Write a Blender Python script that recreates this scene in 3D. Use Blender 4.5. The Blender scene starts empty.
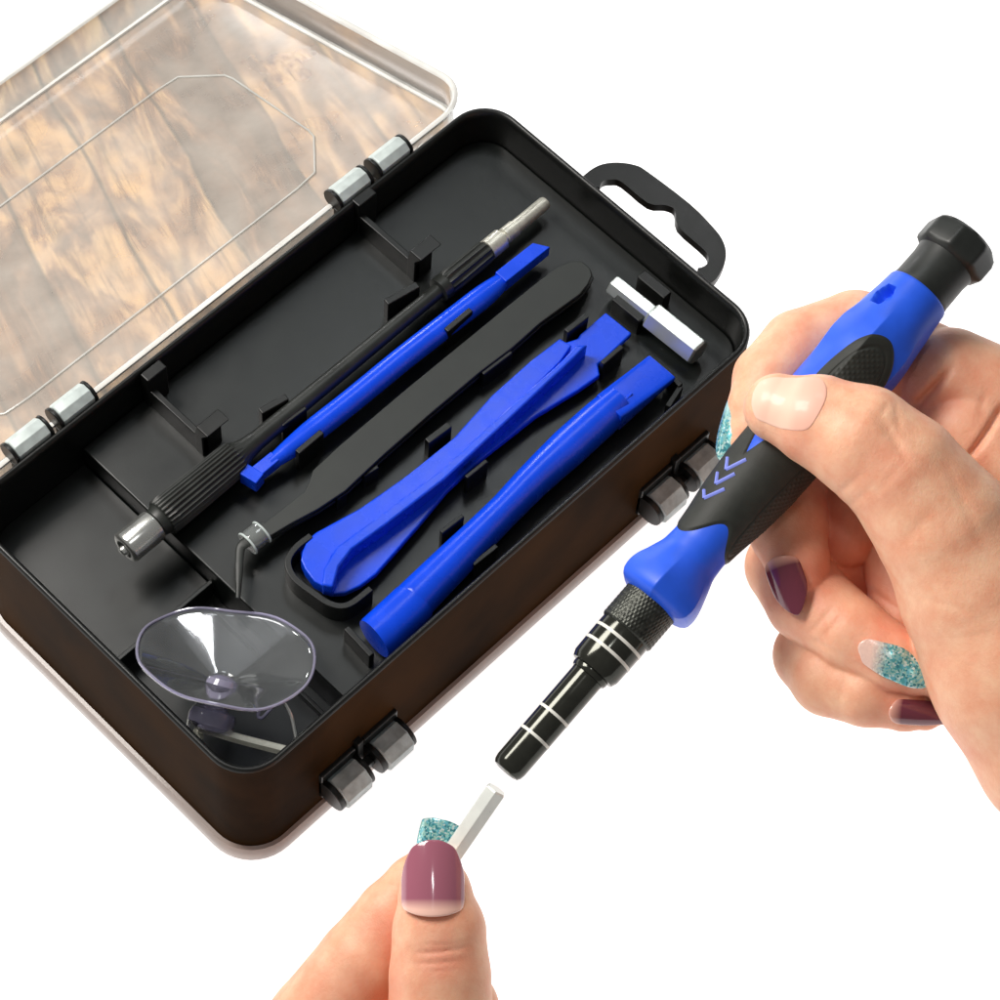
import bpy, math
import numpy as np
S = bpy.context.scene
S.unit_settings.system = 'METRIC'; S.unit_settings.scale_length = 0.01     # one unit = one centimetre
COL = S.collection
rng = np.random.default_rng(7)
# ------------------------------------------------------------------ camera
AZ, EL, ROLL, D0, TX, TY, F = -2.46438, 1.07739, 0.11558, 71.61, 11.8146, 3.0348, 2700.
FW = -np.array([math.cos(EL)*math.cos(AZ), math.cos(EL)*math.sin(AZ), math.sin(EL)])
_r = np.cross(FW, [0, 0, 1.]); _r /= np.linalg.norm(_r); _u = np.cross(_r, FW)
RT = math.cos(ROLL)*_r + math.sin(ROLL)*_u
UP = -math.sin(ROLL)*_r + math.cos(ROLL)*_u
CP = np.array([TX, TY, 0.]) - FW*D0
from mathutils import Matrix, Vector
cam = bpy.data.cameras.new('camera'); co = bpy.data.objects.new('camera', cam); COL.objects.link(co)
Mx = Matrix(((RT[0], UP[0], -FW[0], CP[0]), (RT[1], UP[1], -FW[1], CP[1]), (RT[2], UP[2], -FW[2], CP[2]), (0, 0, 0, 1)))
co.matrix_world = Mx
cam.sensor_width = 36; cam.lens = 36*F/1000.; cam.clip_start = 1; cam.clip_end = 2000
S.camera = co

def P(px, py, z):                      # measured point of the photograph on the level z
    D = FW + (px-500)/F*RT - (py-500)/F*UP
    return CP + D*((z-CP[2])/D[2])
def VW(X, Y, W):                       # camera-facing frame (cm): right, up, toward the viewer
    return CP + FW*(D0-W) + X*RT + Y*UP
def VP(px, py, w):
    s = (D0-w)/F
    return np.array([(px-500)*s, -(py-500)*s, w])
def V(px, py, w):
    return VW(*VP(px, py, w))
def nrm(v): v = np.asarray(v, float); return v/np.linalg.norm(v)

# ------------------------------------------------------------------ materials
def mat(name, col, rough=.4, metal=0., spec=.5, coat=0., noise=0., nscale=3., bump=0., bscale=30., sss=0., coat_rough=.1, col2=None):
    m = bpy.data.materials.new(name); m.use_nodes = True
    nt = m.node_tree; b = nt.nodes['Principled BSDF']
    b.inputs['Base Color'].default_value = (*col, 1); b.inputs['Roughness'].default_value = rough
    b.inputs['Metallic'].default_value = metal; b.inputs['Specular IOR Level'].default_value = spec
    b.inputs['Coat Weight'].default_value = coat; b.inputs['Coat Roughness'].default_value = coat_rough
    tc = nt.nodes.new('ShaderNodeTexCoord')
    if noise > 0 or col2:
        n = nt.nodes.new('ShaderNodeTexNoise'); n.inputs['Scale'].default_value = nscale; n.inputs['Detail'].default_value = 6
        nt.links.new(tc.outputs['Object'], n.inputs['Vector'])
        r = nt.nodes.new('ShaderNodeValToRGB'); r.color_ramp.elements[0].position = .3; r.color_ramp.elements[1].position = .7
        c2 = col2 or tuple(min(1, c*(1+noise)) for c in col)
        c1 = col if col2 else tuple(c*(1-noise) for c in col)
        r.color_ramp.elements[0].color = (*c1, 1); r.color_ramp.elements[1].color = (*c2, 1)
        nt.links.new(n.outputs['Fac'], r.inputs['Fac']); nt.links.new(r.outputs['Color'], b.inputs['Base Color'])
        mr = nt.nodes.new('ShaderNodeMapRange'); mr.inputs['To Min'].default_value = max(0.02, rough-.07); mr.inputs['To Max'].default_value = min(1, rough+.07)
        nt.links.new(n.outputs['Fac'], mr.inputs['Value']); nt.links.new(mr.outputs['Result'], b.inputs['Roughness'])
    if bump > 0:
        n2 = nt.nodes.new('ShaderNodeTexNoise'); n2.inputs['Scale'].default_value = bscale; n2.inputs['Detail'].default_value = 4
        nt.links.new(tc.outputs['Object'], n2.inputs['Vector'])
        bp = nt.nodes.new('ShaderNodeBump'); bp.inputs['Strength'].default_value = bump; bp.inputs['Distance'].default_value = .02
        nt.links.new(n2.outputs['Fac'], bp.inputs['Height']); nt.links.new(bp.outputs['Normal'], b.inputs['Normal'])
    if sss > 0:
        b.inputs['Subsurface Weight'].default_value = sss; b.inputs['Subsurface Radius'].default_value = (1, .35, .2); b.inputs['Subsurface Scale'].default_value = .25
    return m
def clear(name, tint, milk, milkcol, rough=.08, spec=.5, fres=1.0):
    """thin transparent plastic: see-through, a little milky, with a glossy face"""
    m = bpy.data.materials.new(name); m.use_nodes = True; nt = m.node_tree; nt.nodes.clear()
    out = nt.nodes.new('ShaderNodeOutputMaterial'); t = nt.nodes.new('ShaderNodeBsdfTransparent'); t.inputs[0].default_value = (*tint, 1)
    p = nt.nodes.new('ShaderNodeBsdfDiffuse'); p.inputs['Color'].default_value = (*milkcol, 1)
    g = nt.nodes.new('ShaderNodeBsdfGlossy'); g.inputs['Roughness'].default_value = rough
    mx = nt.nodes.new('ShaderNodeMixShader'); tc = nt.nodes.new('ShaderNodeTexCoord')
    n = nt.nodes.new('ShaderNodeTexNoise'); n.inputs['Scale'].default_value = .6; n.inputs['Detail'].default_value = 5
    nt.links.new(tc.outputs['Object'], n.inputs['Vector'])
    mr = nt.nodes.new('ShaderNodeMapRange'); mr.inputs['From Min'].default_value = .3; mr.inputs['From Max'].default_value = .7
    mr.inputs['To Min'].default_value = milk*.75; mr.inputs['To Max'].default_value = milk*1.25
    nt.links.new(n.outputs['Fac'], mr.inputs['Value']); nt.links.new(mr.outputs['Result'], mx.inputs[0])
    nt.links.new(t.outputs[0], mx.inputs[1]); nt.links.new(p.outputs[0], mx.inputs[2])
    fr = nt.nodes.new('ShaderNodeFresnel'); fr.inputs['IOR'].default_value = 1.45
    mul = nt.nodes.new('ShaderNodeMath'); mul.operation = 'MULTIPLY'; mul.inputs[1].default_value = fres; mul.use_clamp = True
    nt.links.new(fr.outputs[0], mul.inputs[0])
    m2 = nt.nodes.new('ShaderNodeMixShader'); nt.links.new(mul.outputs[0], m2.inputs[0])
    nt.links.new(mx.outputs[0], m2.inputs[1]); nt.links.new(g.outputs[0], m2.inputs[2]); nt.links.new(m2.outputs[0], out.inputs[0])
    bn = nt.nodes.new('ShaderNodeBump'); bn.inputs['Strength'].default_value = .12; bn.inputs['Distance'].default_value = .02
    nt.links.new(n.outputs['Fac'], bn.inputs['Height']); nt.links.new(bn.outputs['Normal'], g.inputs['Normal'])
    return m

M_tray = mat('black_plastic', (.0042, .0058, .0052), .34, spec=.5, noise=.25, nscale=1.2, bump=.10, bscale=45)
M_tray2 = mat('black_plastic_gloss', (.0045, .005, .0045), .36, spec=.42, noise=.2, bump=.08, bscale=30)
M_wall = mat('plastic_painted_wood_reflection', (.013, .006, .002), .5, spec=0.004, nscale=.35, col2=(.040, .0185, .007), bump=.1, bscale=20)  # brown reflection of the wooden table, painted into the wall colour
M_lip = mat('clear_lower_shell', (.30, .235, .205), .35, spec=.5, noise=.18, nscale=.8, coat=.3)
M_blue = mat('blue_plastic', (.003, .062, .74), .27, spec=.36, noise=.06, nscale=2, bump=.06, bscale=25)
M_blueh = mat('blue_handle_plastic', (.016, .105, .78), .42, spec=.45, noise=.07, nscale=2, bump=.1, bscale=40)
M_rub = mat('black_rubber', (.018, .020, .016), .55, spec=.42, noise=.25, nscale=3, bump=.25, bscale=60)
M_cap = mat('black_satin_cap', (.016, .018, .016), .42, spec=.45, noise=.3, nscale=1.5, bump=.1, bscale=35)
M_gloss = mat('black_chrome', (.045, .046, .038), .13, metal=.6, noise=.15, nscale=3)
M_knurl = mat('black_knurled_metal', (.05, .052, .045), .32, metal=.75, noise=.4, nscale=8, bump=.3, bscale=60)
M_white = mat('white_ring_paint', (.75, .74, .68), .4, noise=.05)
M_steel = mat('steel', (.72, .73, .70), .22, metal=.9, noise=.05, nscale=3)
M_steel2 = mat('satin_nickel', (.86, .92, .88), .30, metal=.85)
M_bit = mat('bright_nickel', (.90, .93, .88), .3, metal=.3, noise=.04, nscale=3)
M_stain = mat('stained_steel', (.66, .65, .57), .33, metal=.6, noise=.18, nscale=9, bump=.3, bscale=40)
M_twz = mat('matt_black_coated_steel', (.016, .019, .017), .5, spec=.5, noise=.15, nscale=1.5, bump=.1, bscale=60)
M_grey = mat('grey_translucent_plastic', (.50, .56, .545), .38, noise=.14, nscale=4, spec=.4)
M_dgrey = mat('smoky_grey_plastic', (.40, .47, .48), .45, noise=.25, nscale=4, spec=.6)
M_key = mat('zinc_plated_steel', (.95, .93, .78), .38, metal=.05, noise=.08, nscale=6)
M_lid = clear('clear_lid_plastic', (.96, .96, .95), .33, (.90, .82, .73), .12)
M_lidedge = clear('clear_lid_edge', (.95, .96, .95), .72, (.93, .92, .88), .15)
M_lidwall = clear('clear_lid_wall', (.95, .96, .95), .56, (.80, .80, .76), .15)
M_cup = clear('clear_violet_vinyl', (.90, .91, .94), .13, (.58, .62, .64), .07, fres=3.0)
M_cupedge = clear('clear_violet_edge', (.70, .68, .86), .34, (.66, .63, .86), .08, fres=2.0)
M_sleeve = clear('clear_sleeve', (.9, .93, .92), .16, (.7, .75, .74), .08, fres=2.5)

def skin_mat():
    m = bpy.data.materials.new('skin'); m.use_nodes = True; nt = m.node_tree; b = nt.nodes['Principled BSDF']
    at = nt.nodes.new('ShaderNodeAttribute'); at.attribute_name = 'flush'
    tc = nt.nodes.new('ShaderNodeTexCoord')
    n = nt.nodes.new('ShaderNodeTexNoise'); n.inputs['Scale'].default_value = 1.6; n.inputs['Detail'].default_value = 5; n.inputs['Roughness'].default_value = .6
    nt.links.new(tc.outputs['Object'], n.inputs['Vector'])
    r = nt.nodes.new('ShaderNodeValToRGB'); r.color_ramp.elements[0].position = .32; r.color_ramp.elements[1].position = .68
    r.color_ramp.elements[0].color = (.85, .385, .232, 1); r.color_ramp.elements[1].color = (.94, .56, .362, 1)
    nt.links.new(n.outputs['Fac'], r.inputs['Fac'])
    mx = nt.nodes.new('ShaderNodeMix'); mx.data_type = 'RGBA'; nt.links.new(at.outputs['Fac'], mx.inputs[0])
    nt.links.new(r.outputs['Color'], mx.inputs[6]); mx.inputs[7].default_value = (.78, .25, .17, 1)
    nt.links.new(mx.outputs[2], b.inputs['Base Color'])
    b.inputs['Roughness'].default_value = .48; b.inputs['Specular IOR Level'].default_value = .4
    b.inputs['Subsurface Weight'].default_value = .22; b.inputs['Subsurface Radius'].default_value = (1, .32, .16); b.inputs['Subsurface Scale'].default_value = .22
    v = nt.nodes.new('ShaderNodeTexVoronoi'); v.inputs['Scale'].default_value = 27; nt.links.new(tc.outputs['Object'], v.inputs['Vector'])
    n2 = nt.nodes.new('ShaderNodeTexNoise'); n2.inputs['Scale'].default_value = 12; n2.inputs['Detail'].default_value = 8; nt.links.new(tc.outputs['Object'], n2.inputs['Vector'])
    ad = nt.nodes.new('ShaderNodeMath'); ad.operation = 'MULTIPLY_ADD'; ad.inputs[1].default_value = .3
    nt.links.new(v.outputs['Distance'], ad.inputs[0]); nt.links.new(n2.outputs['Fac'], ad.inputs[2])
    bp = nt.nodes.new('ShaderNodeBump'); bp.inputs['Strength'].default_value = .40; bp.inputs['Distance'].default_value = .024
    nt.links.new(ad.outputs[0], bp.inputs['Height']); nt.links.new(bp.outputs['Normal'], b.inputs['Normal'])
    return m
M_skin = skin_mat()
def nail_mat(name, c1, c2, rough=.12, glitter=False, r0=.22, coat=.6):
    m = bpy.data.materials.new(name); m.use_nodes = True; nt = m.node_tree; b = nt.nodes['Principled BSDF']
    at = nt.nodes.new('ShaderNodeAttribute'); at.attribute_name = 'along'
    r = nt.nodes.new('ShaderNodeValToRGB'); nt.links.new(at.outputs['Fac'], r.inputs['Fac'])
    r.color_ramp.elements[0].position = r0; r.color_ramp.elements[1].position = r0+.12 if not glitter else .5
    r.color_ramp.elements[0].color = (*c1, 1); r.color_ramp.elements[1].color = (*c2, 1)
    b.inputs['Roughness'].default_value = rough; b.inputs['Coat Weight'].default_value = coat; b.inputs['Coat Roughness'].default_value = .06
    if glitter:
        tc = nt.nodes.new('ShaderNodeTexCoord'); v = nt.nodes.new('ShaderNodeTexVoronoi'); v.inputs['Scale'].default_value = 21
        nt.links.new(tc.outputs['Object'], v.inputs['Vector'])
        r2 = nt.nodes.new('ShaderNodeValToRGB'); cr = r2.color_ramp; cr.interpolation = 'CONSTANT'
        cols = [(.10, .42, .45), (.28, .62, .62), (.05, .25, .30), (.60, .80, .78), (.15, .50, .60), (.35, .62, .55)]
        cr.elements[0].color = (*cols[0], 1); cr.elements[1].color = (*cols[1], 1); cr.elements[1].position = .2
        for i, c in enumerate(cols[2:]):
            e = cr.elements.new(.35+.15*i); e.color = (*c, 1)
        sp = nt.nodes.new('ShaderNodeSeparateColor'); nt.links.new(v.outputs['Color'], sp.inputs[0]); nt.links.new(sp.outputs[0], r2.inputs['Fac'])
        mx = nt.nodes.new('ShaderNodeMix'); mx.data_type = 'RGBA'
        f = nt.nodes.new('ShaderNodeMapRange'); f.inputs['From Min'].default_value = .12; f.inputs['From Max'].default_value = .34
        nt.links.new(at.outputs['Fac'], f.inputs['Value']); nt.links.new(f.outputs['Result'], mx.inputs[0])
        mx.inputs[6].default_value = (*c1, 1); nt.links.new(r2.outputs['Color'], mx.inputs[7]); nt.links.new(mx.outputs[2], b.inputs['Base Color'])
        mm = nt.nodes.new('ShaderNodeMath'); mm.operation = 'MULTIPLY'; mm.inputs[1].default_value = .4; nt.links.new(f.outputs['Result'], mm.inputs[0]); nt.links.new(mm.outputs[0], b.inputs['Metallic'])
        bv = nt.nodes.new('ShaderNodeBump'); bv.inputs['Strength'].default_value = .8; bv.inputs['Distance'].default_value = .02
        nt.links.new(sp.outputs[1], bv.inputs['Height']); nt.links.new(bv.outputs['Normal'], b.inputs['Normal'])
    else:
        nt.links.new(r.outputs['Color'], b.inputs['Base Color'])
    return m
M_maroon = nail_mat('maroon_nail_polish', (.80, .42, .33), (.155, .030, .052), r0=.02)
M_mauve = nail_mat('mauve_nail_polish', (.92, .56, .46), (.36, .115, .165), r0=.06)
M_teal = nail_mat('teal_glitter_polish', (.90, .62, .52), (.2, .5, .5), .25, True)
M_teal2 = nail_mat('pale_teal_glitter_polish', (.45, .70, .68), (.2, .5, .5), .25, True)
M_bare = nail_mat('bare_nail', (.92, .50, .38), (.94, .58, .44), .5, coat=.15)

def wood_mat():
    m = bpy.data.materials.new('weathered_wood'); m.use_nodes = True; nt = m.node_tree; b = nt.nodes['Principled BSDF']
    at = nt.nodes.new('ShaderNodeAttribute'); at.attribute_name = 'grain'
    def noise(sx, sy, sc, det=6, dist=0.):
        mp = nt.nodes.new('ShaderNodeMapping'); mp.inputs['Scale'].default_value = (sx, sy, 1)
        nt.links.new(at.outputs['Vector'], mp.inputs['Vector'])
        n = nt.nodes.new('ShaderNodeTexNoise'); n.inputs['Scale'].default_value = sc; n.inputs['Detail'].default_value = det; n.inputs['Distortion'].default_value = dist
        nt.links.new(mp.outputs['Vector'], n.inputs['Vector']); return n
    # planks: each has its own tone and its own stretch of grain
    sx = nt.nodes.new('ShaderNodeSeparateXYZ'); nt.links.new(at.outputs['Vector'], sx.inputs[0])
    def M2(op, a_, b_, c_=None):
        q = nt.nodes.new('ShaderNodeMath'); q.operation = op
        for i, k in enumerate((a_, b_, c_)):
            if k is None: continue
            if isinstance(k, (int, float)): q.inputs[i].default_value = k
            else: nt.links.new(k, q.inputs[i])
        return q.outputs[0]
    wob = noise(.25, .1, 1, 3)
    yy = M2('ADD', M2('MULTIPLY', wob.outputs['Fac'], .5), sx.outputs['Y'])
    idn = M2('FLOOR', M2('DIVIDE', yy, 2.45), 0)
    wn = nt.nodes.new('ShaderNodeTexWhiteNoise'); wn.noise_dimensions = '1D'; nt.links.new(idn, wn.inputs['W'])
    xx = M2('MULTIPLY_ADD', idn, 7.3, sx.outputs['X'])
    cb = nt.nodes.new('ShaderNodeCombineXYZ'); nt.links.new(xx, cb.inputs[0]); nt.links.new(sx.outputs['Y'], cb.inputs[1])
    def noise2(sx_, sy_, det, dist=0., rough=.55):
        mp = nt.nodes.new('ShaderNodeMapping'); mp.inputs['Scale'].default_value = (sx_, sy_, 1)
        nt.links.new(cb.outputs[0], mp.inputs['Vector'])
        n = nt.nodes.new('ShaderNodeTexNoise'); n.inputs['Scale'].default_value = 1; n.inputs['Detail'].default_value = det; n.inputs['Distortion'].default_value = dist; n.inputs['Roughness'].default_value = rough
        nt.links.new(mp.outputs['Vector'], n.inputs['Vector']); return n
    base = noise2(.22, .75, 8, 1.6, .62)
    tone = M2('ADD', M2('MULTIPLY', wn.outputs['Value'], .16), M2('SUBTRACT', base.outputs['Fac'], .08))
    r = nt.nodes.new('ShaderNodeValToRGB'); cr = r.color_ramp
    cr.elements[0].position = .33; cr.elements[0].color = (.10, .062, .045, 1)
    cr.elements[1].position = .68; cr.elements[1].color = (.74, .50, .25, 1)
    e = cr.elements.new(.44); e.color = (.20, .11, .07, 1)
    e = cr.elements.new(.52); e.color = (.38, .22, .125, 1)
    e = cr.elements.new(.60); e.color = (.62, .41, .22, 1)
    nt.links.new(tone, r.inputs['Fac'])
    fine = noise2(.20, 3.2, 9, 1.2, .68)
    r2 = nt.nodes.new('ShaderNodeValToRGB'); r2.color_ramp.elements[0].position = .34; r2.color_ramp.elements[0].color = (.38, .35, .34, 1)
    r2.color_ramp.elements[1].position = .50; r2.color_ramp.elements[1].color = (1, 1, 1, 1)
    nt.links.new(fine.outputs['Fac'], r2.inputs['Fac'])
    mx = nt.nodes.new('ShaderNodeMix'); mx.data_type = 'RGBA'; mx.blend_type = 'MULTIPLY'; mx.inputs[0].default_value = 1
    nt.links.new(r.outputs['Color'], mx.inputs[6]); nt.links.new(r2.outputs['Color'], mx.inputs[7])
    # knots
    kv = nt.nodes.new('ShaderNodeTexVoronoi'); kv.inputs['Scale'].default_value = .32
    mk = nt.nodes.new('ShaderNodeMapping'); mk.inputs['Scale'].default_value = (.6, 1.3, 1); nt.links.new(cb.outputs[0], mk.inputs['Vector']); nt.links.new(mk.outputs[0], kv.inputs['Vector'])
    kr = nt.nodes.new('ShaderNodeValToRGB'); kr.color_ramp.elements[0].position = .04; kr.color_ramp.elements[0].color = (.18, .15, .13, 1)
    kr.color_ramp.elements[1].position = .20; kr.color_ramp.elements[1].color = (1, 1, 1, 1); nt.links.new(kv.outputs['Distance'], kr.inputs['Fac'])
    mk2 = nt.nodes.new('ShaderNodeMix'); mk2.data_type = 'RGBA'; mk2.blend_type = 'MULTIPLY'; mk2.inputs[0].default_value = 1
    nt.links.new(mx.outputs[2], mk2.inputs[6]); nt.links.new(kr.outputs['Color'], mk2.inputs[7])
    pf = M2('FRACT', M2('DIVIDE', yy, 2.45), 0)
    edge = M2('MINIMUM', pf, M2('SUBTRACT', 1., pf))
    a3 = nt.nodes.new('ShaderNodeMapRange'); a3.inputs['From Min'].default_value = .008; a3.inputs['From Max'].default_value = .035; a3.inputs['To Min'].default_value = .22; a3.inputs['To Max'].default_value = 1
    nt.links.new(edge, a3.inputs['Value'])
    m3 = nt.nodes.new('ShaderNodeMix'); m3.data_type = 'RGBA'; m3.blend_type = 'MULTIPLY'; m3.inputs[0].default_value = 1
    nt.links.new(mk2.outputs[2], m3.inputs[6]); nt.links.new(a3.outputs['Result'], m3.inputs[7]); nt.links.new(m3.outputs[2], b.inputs['Base Color'])
    b.inputs['Roughness'].default_value = .6
    bp = nt.nodes.new('ShaderNodeBump'); bp.inputs['Strength'].default_value = .4; bp.inputs['Distance'].default_value = .05
    nt.links.new(fine.outputs['Fac'], bp.inputs['Height']); nt.links.new(bp.outputs['Normal'], b.inputs['Normal'])
    return m
M_wood = wood_mat()

# ------------------------------------------------------------------ mesh helpers
def thing(name, label, cat, loc, group=None):
    o = bpy.data.objects.new(name, None); COL.objects.link(o); o.location = Vector(loc); o.empty_display_size = .5
    o['label'] = label; o['category'] = cat
    if group: o['group'] = group
    return o
def wloc(o):
    v = Vector((0, 0, 0))
    while o is not None: v = v + o.location; o = o.parent
    return np.array(v)
def obj(name, verts, faces, m, parent=None, ang=35, bevel=0., seg=2, attrs=None, label=None, base=None):
    v = np.array(verts, float)
    if parent is not None: loc = np.zeros(3); off = wloc(parent)
    else:
        off = np.array(base if base is not None else [v[:, 0].mean(), v[:, 1].mean(), v[:, 2].min()]); loc = off
    me = bpy.data.meshes.new(name)
    me.from_pydata((v-off).tolist(), [], [list(map(int, f)) for f in faces])
    me.materials.append(m)
    if attrs:
        for k, a in attrs.items():
            a = np.asarray(a, np.float32)
            if a.ndim == 1:
                at = me.attributes.new(k, 'FLOAT', 'POINT'); at.data.foreach_set('value', a)
            else:
                at = me.attributes.new(k, 'FLOAT_VECTOR', 'POINT'); at.data.foreach_set('vector', a.ravel())
    import bmesh
    bm = bmesh.new(); bm.from_mesh(me); bmesh.ops.recalc_face_normals(bm, faces=bm.faces); bm.to_mesh(me); bm.free()
    me.shade_smooth()
    me.set_sharp_from_angle(angle=math.radians(ang))
    me.update()
    o = bpy.data.objects.new(name, me); COL.objects.link(o); o.location = Vector(loc)
    if parent is not None: o.parent = parent
    if bevel > 0:
        b = o.modifiers.new('bevel', 'BEVEL'); b.width = bevel; b.segments = seg; b.limit_method = 'ANGLE'; b.angle_limit = math.radians(40); b.harden_normals = True
    if label: o['label'] = label
    return o
def loft(loops, cap0=True, cap1=True, closed=False):
    n = len(loops[0]); vs = [p for L in loops for p in L]; fs = []
    K = len(loops)
    for k in range(K if closed else K-1):
        a, b = k*n, ((k+1) % K)*n
        for i in range(n):
            j = (i+1) % n; fs.append((a+i, a+j, b+j, b+i))
    if not closed:
        if cap0: fs.append(tuple(range(n))[::-1])
        if cap1: fs.append(tuple((K-1)*n+i for i in range(n)))
    return vs, fs
def merge(*parts):
    V_, F_ = [], []
    for v, f in parts:
        o = len(V_); V_ += list(v); F_ += [tuple(i+o for i in ff) for ff in f]
    return V_, F_
def frame(d, up=(0, 0, 1)):
    d = nrm(d); s = np.cross(d, up); s = nrm(s); return d, s, np.cross(s, d)
def lathe(A, B, prof, n=48, up=(0, 0, 1), fac=0, cap=True):
    """prof: (t in cm from A, radius). fac>0: polygonal section"""
    A = np.array(A); d, s, u = frame(np.array(B)-A, up); L = []
    th = np.linspace(0, 2*math.pi, n, endpoint=False)
    for q in prof:
        t, r = q[0], q[1]
        rr = r if callable(r) else (lambda a, r=r: np.full_like(a, r))
        rad = rr(th)
        L.append([A+d*t+s*(rad[i]*math.cos(th[i]))+u*(rad[i]*math.sin(th[i])) for i in range(n)])
    return loft(L, cap, cap)
def tube(path, r, n=12, up=(0, 0, 1), ry=None, closed=False, sq=2.0):
    path = [np.array(p, float) for p in path]; K = len(path); L = []
    rs = r if hasattr(r, '__len__') else [r]*K
    rys = rs if ry is None else (ry if hasattr(ry, '__len__') else [ry]*K)
    th = np.linspace(0, 2*math.pi, n, endpoint=False)
    for k in range(K):
        if closed: d = path[(k+1) % K]-path[k-1]
        else: d = path[min(k+1, K-1)]-path[max(k-1, 0)]
        d, s, u = frame(d, up)
        c, si = np.cos(th), np.sin(th)
        c = np.sign(c)*np.abs(c)**(2/sq); si = np.sign(si)*np.abs(si)**(2/sq)
        L.append([path[k]+s*rs[k]*c[i]+u*rys[k]*si[i] for i in range(n)])
    return loft(L, closed=closed)
def spline(pts, m=8):
    pts = [np.array(p, float) for p in pts]; out = []
    Q = [2*pts[0]-pts[1]]+pts+[2*pts[-1]-pts[-2]]
    for i in range(1, len(Q)-2):
        for j in range(m):
            t = j/m; a, b, c, d = Q[i-1], Q[i], Q[i+1], Q[i+2]
            out.append(.5*((2*b)+(-a+c)*t+(2*a-5*b+4*c-d)*t*t+(-a+3*b-3*c+d)*t**3))
    out.append(pts[-1]); return out
def extrude(poly, z0, z1):
    a = [np.array([p[0], p[1], z0]) for p in poly]; b = [np.array([p[0], p[1], z1]) for p in poly]
    return loft([a, b])
def pxpoly(pts, z): return [P(x, y, z)[:2] for x, y in pts]
def smoothpoly(pts, m=4):
    pts = [np.array(p, float) for p in pts]; n = len(pts); out = []
    for i in range(n):
        a, b, c, d = pts[i-1], pts[i], pts[(i+1) % n], pts[(i+2) % n]
        for j in range(m):
            t = j/m; out.append(.5*((2*b)+(-a+c)*t+(2*a-5*b+4*c-d)*t*t+(-a+3*b-3*c+d)*t**3))
    return out
def box(x0, x1, y0, y1, z0, z1):
    return extrude([(x0, y0), (x1, y0), (x1, y1), (x0, y1)], z0, z1)
def rrect(x0, x1, y0, y1, r, n=10):
    o = []
    for cx, cy, a in ((x1-r, y0+r, -90), (x1-r, y1-r, 0), (x0+r, y1-r, 90), (x0+r, y0+r, 180)):
        for i in range(n+1):
            t = math.radians(a+90*i/n); o.append((cx+r*math.cos(t), cy+r*math.sin(t)))
    return o
def ring(poly, z): return [np.array([p[0], p[1], z]) for p in poly]
def clip(poly, ax, v, keep_greater):
    out = []; n = len(poly)
    ins = lambda p: (p[ax] >= v) == keep_greater
    for i in range(n):
        a, b = np.array(poly[i-1], float), np.array(poly[i], float)
        if ins(a) != ins(b):
            t = (v-a[ax])/(b[ax]-a[ax]); out.append(tuple(a+t*(b-a)))
        if ins(b): out.append(tuple(b))
    return out
def wallbar(p, q, z0, z1, t):            # thin upright bar between two plan points
    p, q = np.array(p[:2]), np.array(q[:2]); d = nrm(q-p); n = np.array([-d[1], d[0]])*t/2
    return extrude([p-n, q-n, q+n, p+n], z0, z1)

# ------------------------------------------------------------------ ground
gm = bpy.data.materials.new('white_ground_added_glow'); gm.use_nodes = True
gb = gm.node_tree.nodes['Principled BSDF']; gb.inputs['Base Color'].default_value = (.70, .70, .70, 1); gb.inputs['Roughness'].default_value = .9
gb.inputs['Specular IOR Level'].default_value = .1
gb.inputs['Emission Color'].default_value = (1, 1, 1, 1); gb.inputs['Emission Strength'].default_value = .90  # glow added to keep the ground white and free of shadows
g = obj('ground', [(-300, -300, 0), (300, -300, 0), (300, 300, 0), (-300, 300, 0)], [(0, 1, 2, 3)], gm, base=(0, 0, 0))
g['kind'] = 'structure'; g['label'] = 'plain white ground with added glow under the tool case'

# ------------------------------------------------------------------ tool case
L_, W_, H_ = 18.0, 10.08, 5.3
ZP = 4.1
case = thing('tool_case', 'open black plastic tool case with clear lid, outer wall painted with a brown wood reflection and a hanging loop', 'tool case', (9, 5, 0))
def R(o, r=1.1): return rrect(-o, L_+o, -o, W_+o, r+o)
# outer wall, rim and inside wall in one shell
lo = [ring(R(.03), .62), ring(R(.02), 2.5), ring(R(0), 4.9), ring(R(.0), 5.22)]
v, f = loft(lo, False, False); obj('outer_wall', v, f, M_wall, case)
lo = [ring(R(.0), 5.22), ring(R(-.03), 5.28), ring(R(-.07), 5.31), ring(R(-.12), 5.30), ring(R(-.17), 5.24), ring(R(-.20), 5.1), ring(R(-.26), 2.7)]
v, f = loft(lo, False, False); obj('rim', v, f, M_tray2, case, ang=60)
# bottom clear shell
lo = [ring(R(.05), 0.0), ring(R(.17), 0.05), ring(R(.21), .18), ring(R(.20), .55), ring(R(.14), .66), ring(R(.04), .68)]
v, f = loft(lo, True, False); obj('bottom_shell', v, f, M_lip, case, ang=50)
inn = rrect(.23, L_-.23, .23, W_-.23, .9)
v, f = extrude(inn, 2.55, 2.8); obj('tray_floor', v, f, M_tray, case)
XP = 3.62
pl = clip(inn, 0, XP, True); v, f = extrude(pl, 2.805, ZP); obj('raised_floor', v, f, M_tray, case, bevel=.05)
up_ = clip(clip(inn, 0, XP-.01, False), 1, 5.1, True); v, f = extrude(up_, 2.805, 3.35); obj('divider', v, f, M_tray, case, bevel=.04)
v, f = merge(wallbar((.25, 5.12), (3.6, 5.12), 3.3, 3.62, .12), wallbar((3.3, .4), (3.3, 4.9), 2.805, 3.05, .12)); obj('divider', v, f, M_tray, case, bevel=.03)

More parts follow.
